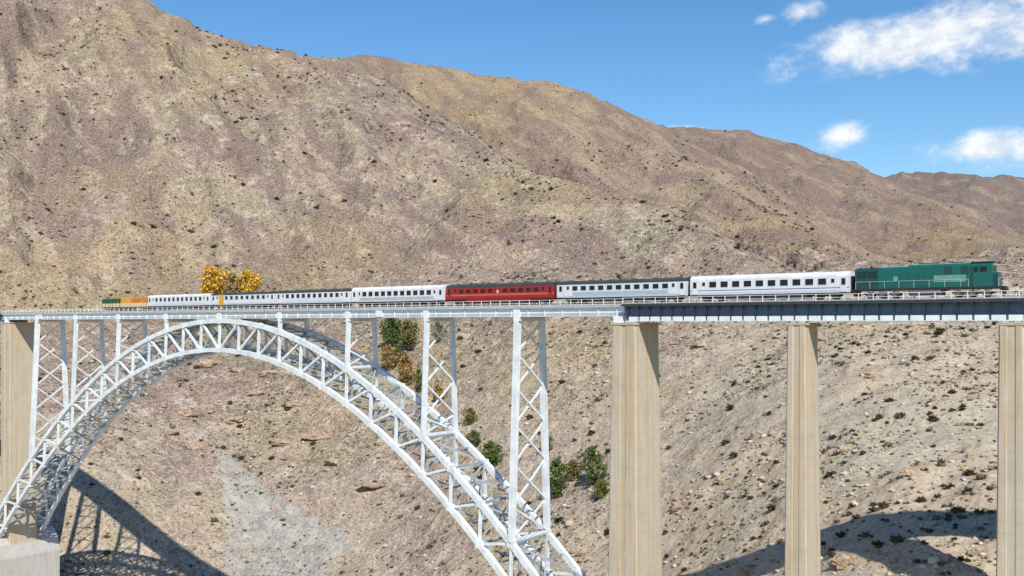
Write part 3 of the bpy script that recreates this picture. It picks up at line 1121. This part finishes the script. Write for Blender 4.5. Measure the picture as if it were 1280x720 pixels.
lbox('front_platform', 'under_black', 9.205, 9.95, -1.4, 1.4, 1.3, 1.42)
lbox('pilot', 'under_black', 9.5, 9.75, -1.35, 1.35, .35, 1.12)
lbox('rear_pilot', 'under_black', -9.75, -9.5, -1.35, 1.35, .35, 1.12)
hr = MB()
for x in (-9.4, -7.4, -5.4, -3.4, -1.4, .6, 2.6, 4.6, 5.6):
    hr.cyl((x, -1.43, 1.42), (x, -1.43, 2.42), .022, n=6)
hr.cyl((-9.4, -1.43, 2.4), (5.6, -1.43, 2.4), .022, n=6)
for x, y in ((9.9, -1.35), (9.9, -.6), (9.9, .6), (9.9, 1.35), (9.3, -1.38)):
    hr.cyl((x, y, 1.42), (x, y, 2.5), .03, n=6)
hr.cyl((9.9, -1.35, 2.48), (9.9, -.6, 2.48), .03, n=6).cyl((9.9, .6, 2.48), (9.9, 1.35, 2.48), .03, n=6).cyl((9.3, -1.38, 2.48), (9.9, -1.35, 2.48), .03, n=6)
hr.obj('handrail', MAT['coach_white'], lo, ML)
MB().prism([(-1.25, .35), (1.25, .35), (1.4, .6), (1.4, 1.11), (-1.4, 1.11), (-1.4, .6)], -2.1, 2.1).obj('fuel_tank', MAT['bogie_grey'], lo, ML)
for s in (-1, 1):
    bogie(lo, s * 5.9, (-1.75, 0., 1.75), .5, 'bogie_grey')
bf = MB()
for s in (-1, 1):
    for q in (-.875, .875):
        bf.cyl((s * 9.75, q, 1.0), (s * 9.98, q, 1.0), .1, n=8).cyl((s * 9.96, q, 1.0), (s * 10.02, q, 1.0), .23, n=12)
bf.obj('buffers', MAT['under_black'], lo, ML)

# ------------------------------------------------------------------ trees
def ground_z(x, y):
    return float(height(np.array([x]), np.array([y]))[0])


def tree(px, py, hpx, wpx, leaf, label, group, seed, lean=0., n=1500, low=.18, cat='tree', name='tree'):
    """tree whose foot stands on the ground seen at column px, row py"""
    x, y, z, d = ray_hit(px, py)
    h, w = hpx * d / FPX, wpx * d / FPX
    rs = np.random.default_rng(seed)
    e = empty(name, (x, y, z))
    tag(e, label, cat, group)
    tr = MB()
    tr.cyl((0, 0, -.6), (lean * .3, 0, h * .55), .018 * h + .06, .008 * h + .03, 8)
    tr.cyl((lean * .3, 0, h * .55), (lean * .6, 0, h * .92), .008 * h + .03, .01, 6)
    cl = []
    k = 11
    for j in range(k):
        t = low + (.93 - low) * (j + .5) / k
        rr = w * .5 * (math.sin(math.pi * min(1, (t - low * .6) * 1.05)) ** .7) * rs.uniform(.55, 1.05)
        a = j * 2.4 + rs.uniform(-.4, .4)
        c = Vector((lean * t + rr * .62 * math.cos(a), rr * .62 * math.sin(a), h * t))
        cl.append((c, max(.16 * w, rr * rs.uniform(.5, .72))))
        tr.cyl((lean * t * .5, 0, h * t * .72), tuple(c), .007 * h + .02, .012, 5)
    tr.obj('trunk', MAT['bark'], e, WM[e.name])
    V, F = [], []
    ls = max(.32, .045 * w + .012 * h)
    for i in range(n):
        c, r = cl[rs.integers(len(cl))]
        v = rs.normal(size=3)
        v /= np.linalg.norm(v)
        p = np.array(c) + v * r * rs.uniform(.35, 1.1) * np.array([1, 1, .95])
        a = rs.normal(size=3)
        a /= np.linalg.norm(a)
        b = np.cross(a, rs.normal(size=3))
        b /= np.linalg.norm(b)
        s = ls * rs.uniform(.5, 1.1)
        q = len(V)
        V += [tuple(p - a * s), tuple(p + b * s * .6), tuple(p + a * s), tuple(p - b * s * .6)]
        F.append((q, q + 1, q + 2, q + 3))
    me = bpy.data.meshes.new('crown')
    me.from_pydata(V, [], F)
    me.materials.append(MAT[leaf])
    link('crown', me, e, WM[e.name])
    return e


G1, G2, G3 = 'autumn trees behind the tail coaches', 'trees on the slope behind the arch', 'trees near the right foot of the arch'
tree(268, 386, 52, 42, 'leaf_yellow', 'tall golden autumn tree rising behind the silver coach with orange panel', G1, 1)
tree(291, 386, 44, 30, 'leaf_rust', 'rusty orange tree between two golden trees behind the train', G1, 2)
tree(311, 386, 48, 34, 'leaf_yellow', 'rounder golden autumn tree to the right of the rusty one', G1, 3)
tree(490, 434, 38, 32, 'leaf_green', 'green tree just below the deck, left of the second lattice tower', G2, 4)
tree(497, 458, 34, 16, 'leaf_green', 'narrow green tree growing lower in the gully among rusty shrubs', G2, 5)
tree(511, 440, 40, 30, 'leaf_olive', 'olive tree touching the second lattice tower below the deck', G2, 6)
tree(486, 464, 32, 30, 'leaf_rust', 'rusty shrub just above the far arch rib', G2, 7, n=1100, low=.05)
tree(508, 482, 40, 36, 'leaf_rust', 'wide rusty shrub between far arch rib and lattice tower', G2, 8, n=1100, low=.05)
tree(524, 492, 30, 14, 'leaf_green', 'slim dark green tree hugging the second lattice tower leg', G2, 9, n=1100, low=.05)
tree(548, 428, 26, 18, 'leaf_olive', 'olive bush seen through the top of the second lattice tower', G2, 10, n=1100, low=.05)
tree(548, 505, 24, 18, 'leaf_rust', 'rusty bush seen through the middle of the second lattice tower', G2, 11, n=1500, low=.05)
tree(588, 530, 20, 22, 'leaf_olive', 'small dark olive tree right of the second lattice tower', G3, 12, n=1100, low=.05)
tree(614, 587, 32, 34, 'leaf_green', 'dark green tree above the far rib left of the tall tower', G3, 13, n=1300, low=.05)
tree(592, 562, 22, 26, 'leaf_green', 'low green bush against the far arch rib', G3, 14, n=1100, low=.05)
tree(697, 624, 52, 28, 'leaf_green', 'tall green tree immediately right of the tall lattice tower', G3, 15, n=1500, low=.05)
tree(741, 606, 48, 40, 'leaf_green', 'big bright green tree left of the broad concrete pier', G3, 16, n=1000, low=.05)
tree(716, 600, 24, 28, 'leaf_olive', 'small olive bush between the two green trees', G3, 17, n=1500, low=.05)
tree(752, 622, 22, 24, 'leaf_olive', 'low olive bush at the edge of the broad pier', G3, 18, n=1500, low=.05)
tree(683, 570, 26, 20, 'leaf_olive', 'olive bush seen through the tall lattice tower', G3, 19, n=1500, low=.05)


# ------------------------------------------------------------------ scrub and stones on the slopes
def ico(sub, jit, seed, flat=.7):
    bm = bmesh.new()
    bmesh.ops.create_icosphere(bm, subdivisions=sub, radius=1)
    rs = np.random.default_rng(seed)
    for v in bm.verts:
        v.co *= 1 + rs.uniform(-jit, jit)
        v.co.z *= flat
    V = np.array([v.co[:] for v in bm.verts])
    F = np.array([[v.index for v in f.verts] for f in bm.faces])
    bm.free()
    return V, F


def scatter(n, r0, r1, power, sz, clump, seed):
    rs = np.random.default_rng(seed)
    u = rs.random(n)
    r = (r0 ** power + u * (r1 ** power - r0 ** power)) ** (1 / power)
    a = np.radians(rs.uniform(-31, 31, n))
    x, y = r * np.sin(a - BETA), r * np.cos(a - BETA)
    keep = rs.random(n) < np.clip(.36 + clump * fbm(x / 45 + seed, y / 45, 3), .06, 1)
    x, y = x[keep], y[keep]
    z = height(x, y)
    s = rs.lognormal(0, .5, len(x)) * sz
    d = -x * SB + y * CB
    px = 640 + FPX * (x * CB + y * SB) / d
    py = HY - FPX * z / d
    on = (px > -40) & (px < 1320) & (py < 760)
    return x[on], y[on], z[on], s[on], d[on], px[on], py[on], rs


def joined(name, vs, x, y, z, s, rs, mat, sink):
    VV, FF, off = [], [], 0
    for k in range(len(x)):
        V, F = vs[k % len(vs)]
        a = rs.uniform(0, 6.28)
        c, si = math.cos(a), math.sin(a)
        q = V * s[k] * rs.uniform(.75, 1.3, 3)
        P = np.c_[q[:, 0] * c - q[:, 1] * si + x[k], q[:, 0] * si + q[:, 1] * c + y[k], q[:, 2] + z[k] + sink * s[k]]
        VV.append(P)
        FF.append(F + off)
        off += len(V)
    V, F = np.vstack(VV), np.vstack(FF)
    me = bpy.data.meshes.new(name)
    me.vertices.add(len(V))
    me.vertices.foreach_set('co', V.astype(np.float32).ravel())
    me.loops.add(F.size)
    me.loops.foreach_set('vertex_index', F.astype(np.int32).ravel())
    me.polygons.add(len(F))
    me.polygons.foreach_set('loop_start', np.arange(0, F.size, 3, dtype=np.int32))
    me.update(calc_edges=True)
    me.materials.append(mat)
    return link(name, me)


stone = bpy.data.materials.new('stone')
stone.use_nodes = True
n_ = NB(stone.node_tree)
p_ = stone.node_tree.nodes['Principled BSDF']
p_.inputs['Roughness'].default_value = .95
p_.inputs['Specular IOR Level'].default_value = .15
g_ = n_.new('ShaderNodeNewGeometry').outputs['Position']
f_ = n_.noise(g_, .16, 3, .7)
n_.put(p_.inputs['Base Color'], n_.mix(n_.ramp(f_, .35, .65), (.32, .24, .19), (.53, .46, .375)))
MAT['stone'] = stone

def tuft(n, seed):
    """a low bush: a small dark core with leafy sprays standing out of it"""
    rs = np.random.default_rng(seed)
    V, F = ico(1, .25, seed, .62)
    V = V * .62
    V, F = V.tolist(), F.tolist()
    for k in range(n):
        v = rs.normal(size=3)
        v[2] = abs(v[2]) * .8
        v /= np.linalg.norm(v)
        t = np.cross(v, rs.normal(size=3))
        t /= np.linalg.norm(t)
        c = v * np.array([1, 1, .75])
        q = len(V)
        V += [(c * .35 - t * .22).tolist(), (c * .35 + t * .22).tolist(), (c * rs.uniform(.8, 1.25) + t * rs.uniform(-.25, .25)).tolist()]
        F.append([q, q + 1, q + 2])
    return np.array(V), np.array(F)


bush_fine = [tuft(46, s) for s in range(5)]
bush_low = [tuft(14, s + 10) for s in range(6)]
x, y, z, s, d, px, py, rs = scatter(26000, 125, 1000, 1.4, .42, 2.2, 3)
x2, y2, z2, s2, d2, px2, py2, _ = scatter(5000, 1000, 2000, 1.3, .5, 2.2, 8)
x, y, z, s, d, px, py = [np.r_[a_, b_] for a_, b_ in zip((x, y, z, s, d, px, py), (x2, y2, z2, s2, d2, px2, py2))]
s = np.minimum(s, 1.3) * np.clip(.85 + d / 750, 1.0, 2.0)
app = s / d * ((py < 715) & (px > 5) & (px < 1275) & ((py > 402) | (py < 330)) & (d > 120))
order = np.argsort(-app)
own, rest = order[:300], order[300:]
bmesh_ = []
for V, F in bush_fine:
    me = bpy.data.meshes.new('bush')
    me.from_pydata(V.tolist(), [], F.tolist())
    me.materials.append(MAT['scrub'])
    bmesh_.append(me)
PLACES = (('on the hillside above the train', 'bushes above the train'), ('on the slope around the arch', 'bushes around the arch'),
          ('between the tall lattice tower and the broad pier', 'bushes left of the broad pier'), ('on the stony slope below the right-hand spans', 'bushes below the right-hand spans'))
for k, i in enumerate(own):
    o = link('bush', bmesh_[k % 5], None, Matrix.Translation((x[i], y[i], z[i] + .2 * s[i])) @ Matrix.Rotation(rs.uniform(0, 6.28), 4, 'Z') @ Matrix.Diagonal((s[i], s[i] * rs.uniform(.8, 1.2), s[i], 1)))
    pl = PLACES[0] if py[i] < 400 else PLACES[1] if px[i] < 640 else PLACES[2] if px[i] < 795 else PLACES[3]
    tag(o, 'small dark scrub bush standing ' + pl[0], 'bush', pl[1])
o = joined('scrub', bush_low, x[rest], y[rest], z[rest], s[rest], rs, MAT['scrub'], .2)
tag(o, 'countless small dark scrub bushes dotted over the hillsides', 'scrub', kind='stuff')
rocks = [ico(1, .32, s + 30, .62) for s in range(6)]
x, y, z, s, d, px, py, rs = scatter(42000, 120, 700, 1.3, .30, 1.6, 5)
o = joined('loose_stones', rocks, x, y, z, s, rs, MAT['stone'], .12)
tag(o, 'loose pale stones strewn over the lower slopes', 'stones', kind='stuff')
# knee-high dry tufts and small dark herbs between the stones
for nm, mt, sd, cnt, lb in (('dry_grass', 'dry_tuft', 9, 20000, 'pale dry grass tufts scattered over the lower slopes'), ('low_herbs', 'herb', 12, 34000, 'small dark herb tufts scattered over the lower slopes')):
    material(mt, (.40, .33, .19) if sd == 9 else (.13, .115, .075), .9, vary=.4, vscale=.2, spec=.1)
    x, y, z, s, d, px, py, rs = scatter(cnt, 120, 480, 1.15, .32, 1.8, sd)
    o = joined(nm, [tuft(9, q + sd) for q in range(4)], x, y, z, s, rs, MAT[mt], .2)
    tag(o, lb, 'grass' if sd == 9 else 'herbs', kind='stuff')
# bigger boulders on the ground below the right-hand spans and under the arch
rs = np.random.default_rng(21)
bo = [ico(2, .17, s + 50, .75) for s in range(5)]
bms = []
for V, F in bo:
    me = bpy.data.meshes.new('boulder')
    me.from_pydata(V.tolist(), [], F.tolist())
    me.materials.append(MAT['stone'])
    bms.append(me)
for k in range(46):
    a, b = (rs.uniform(835, 1245), rs.uniform(560, 716)) if k % 2 else (rs.uniform(110, 470), rs.uniform(450, 715))
    hx, hy, hz, dd = ray_hit(a, b)
    s_ = rs.uniform(1.8, 3.6) * dd / FPX
    o = link('boulder', bms[k % 5], None, Matrix.Translation((hx, hy, hz + .2 * s_)) @ Matrix.Rotation(rs.uniform(0, 6.28), 4, 'Z') @ Matrix.Diagonal((s_ * rs.uniform(.9, 1.6), s_, s_ * rs.uniform(.6, 1), 1)))
    tag(o, 'pale boulder lying on the slope below the right-hand spans' if k % 2 else 'pale boulder lying on the slope seen through the arch', 'boulder',
        'boulders below the right-hand spans' if k % 2 else 'boulders seen through the arch')
material('ledge', (.36, .27, .19), .95, vary=.45, vscale=.9, bump=.8, bscale=2.5, spec=.1)
# weathered rock ledges standing out of the slope
led = []
for k in range(5):
    bm = bmesh.new()
    bmesh.ops.create_icosphere(bm, subdivisions=3, radius=1)
    V = np.array([v.co[:] for v in bm.verts])
    F = [[v.index for v in f.verts] for f in bm.faces]
    bm.free()
    r = 1 + .55 * fbm(V[:, 0] * 1.6 + 7 * k + V[:, 2], V[:, 1] * 1.6 + V[:, 2] * 1.3 + 3 * k, 3, .6)
    V = V * r[:, None]
    V[:, 2] = np.round(V[:, 2] * 2.6) / 2.6 * .7 + V[:, 2] * .3          # bedding steps
    me = bpy.data.meshes.new('rock_ledge')
    me.from_pydata(V.tolist(), [], F)
    me.materials.append(MAT['ledge'])
    led.append(me)
k = 0
for a, b, wpx, hpx, pl in ((262, 457, 17, 6, 0), (300, 463, 12, 4, 0), (338, 468, 15, 4, 0), (318, 492, 16, 4, 0), (232, 517, 14, 5, 0), (292, 527, 18, 5, 0), (246, 560, 16, 6, 0),
                           (355, 553, 18, 4, 0), (398, 546, 20, 4, 0), (210, 540, 12, 4, 0), (470, 606, 22, 3, 0), (420, 578, 14, 4, 0), (368, 508, 14, 3, 0),
                           (948, 545, 16, 8, 1), (852, 630, 14, 8, 1), (1060, 560, 16, 6, 1), (1140, 590, 18, 6, 1), (905, 600, 13, 6, 1), (1215, 560, 15, 6, 1), (1175, 500, 14, 5, 1),
                           (1095, 470, 14, 5, 1), (880, 430, 16, 5, 1), (1060, 705, 20, 9, 1), (1225, 690, 14, 8, 1), (940, 712, 16, 10, 1), (1185, 702, 12, 10, 1), (715, 650, 12, 6, 1), (735, 690, 14, 5, 1)):
    hx, hy, hz, dd = ray_hit(a, b)
    m_ = dd / FPX
    o = link('rock_ledge', led[k % 5], None, Matrix.Translation((hx, hy, hz - .35 * hpx * m_)) @ Matrix.Rotation(BETA + rs.uniform(-.5, .5), 4, 'Z') @ Matrix.Rotation(rs.uniform(-.2, .1), 4, 'Y') @ Matrix.Diagonal((wpx * m_, wpx * .55 * m_, hpx * m_, 1)))
    tag(o, ('low weathered rock ledge on the slope seen through the arch', 'low weathered rock ledge on the slope around the concrete piers')[pl], 'rock',
        ('rock ledges seen through the arch', 'rock ledges around the concrete piers')[pl])
    k += 1
print('objects', len(bpy.data.objects))
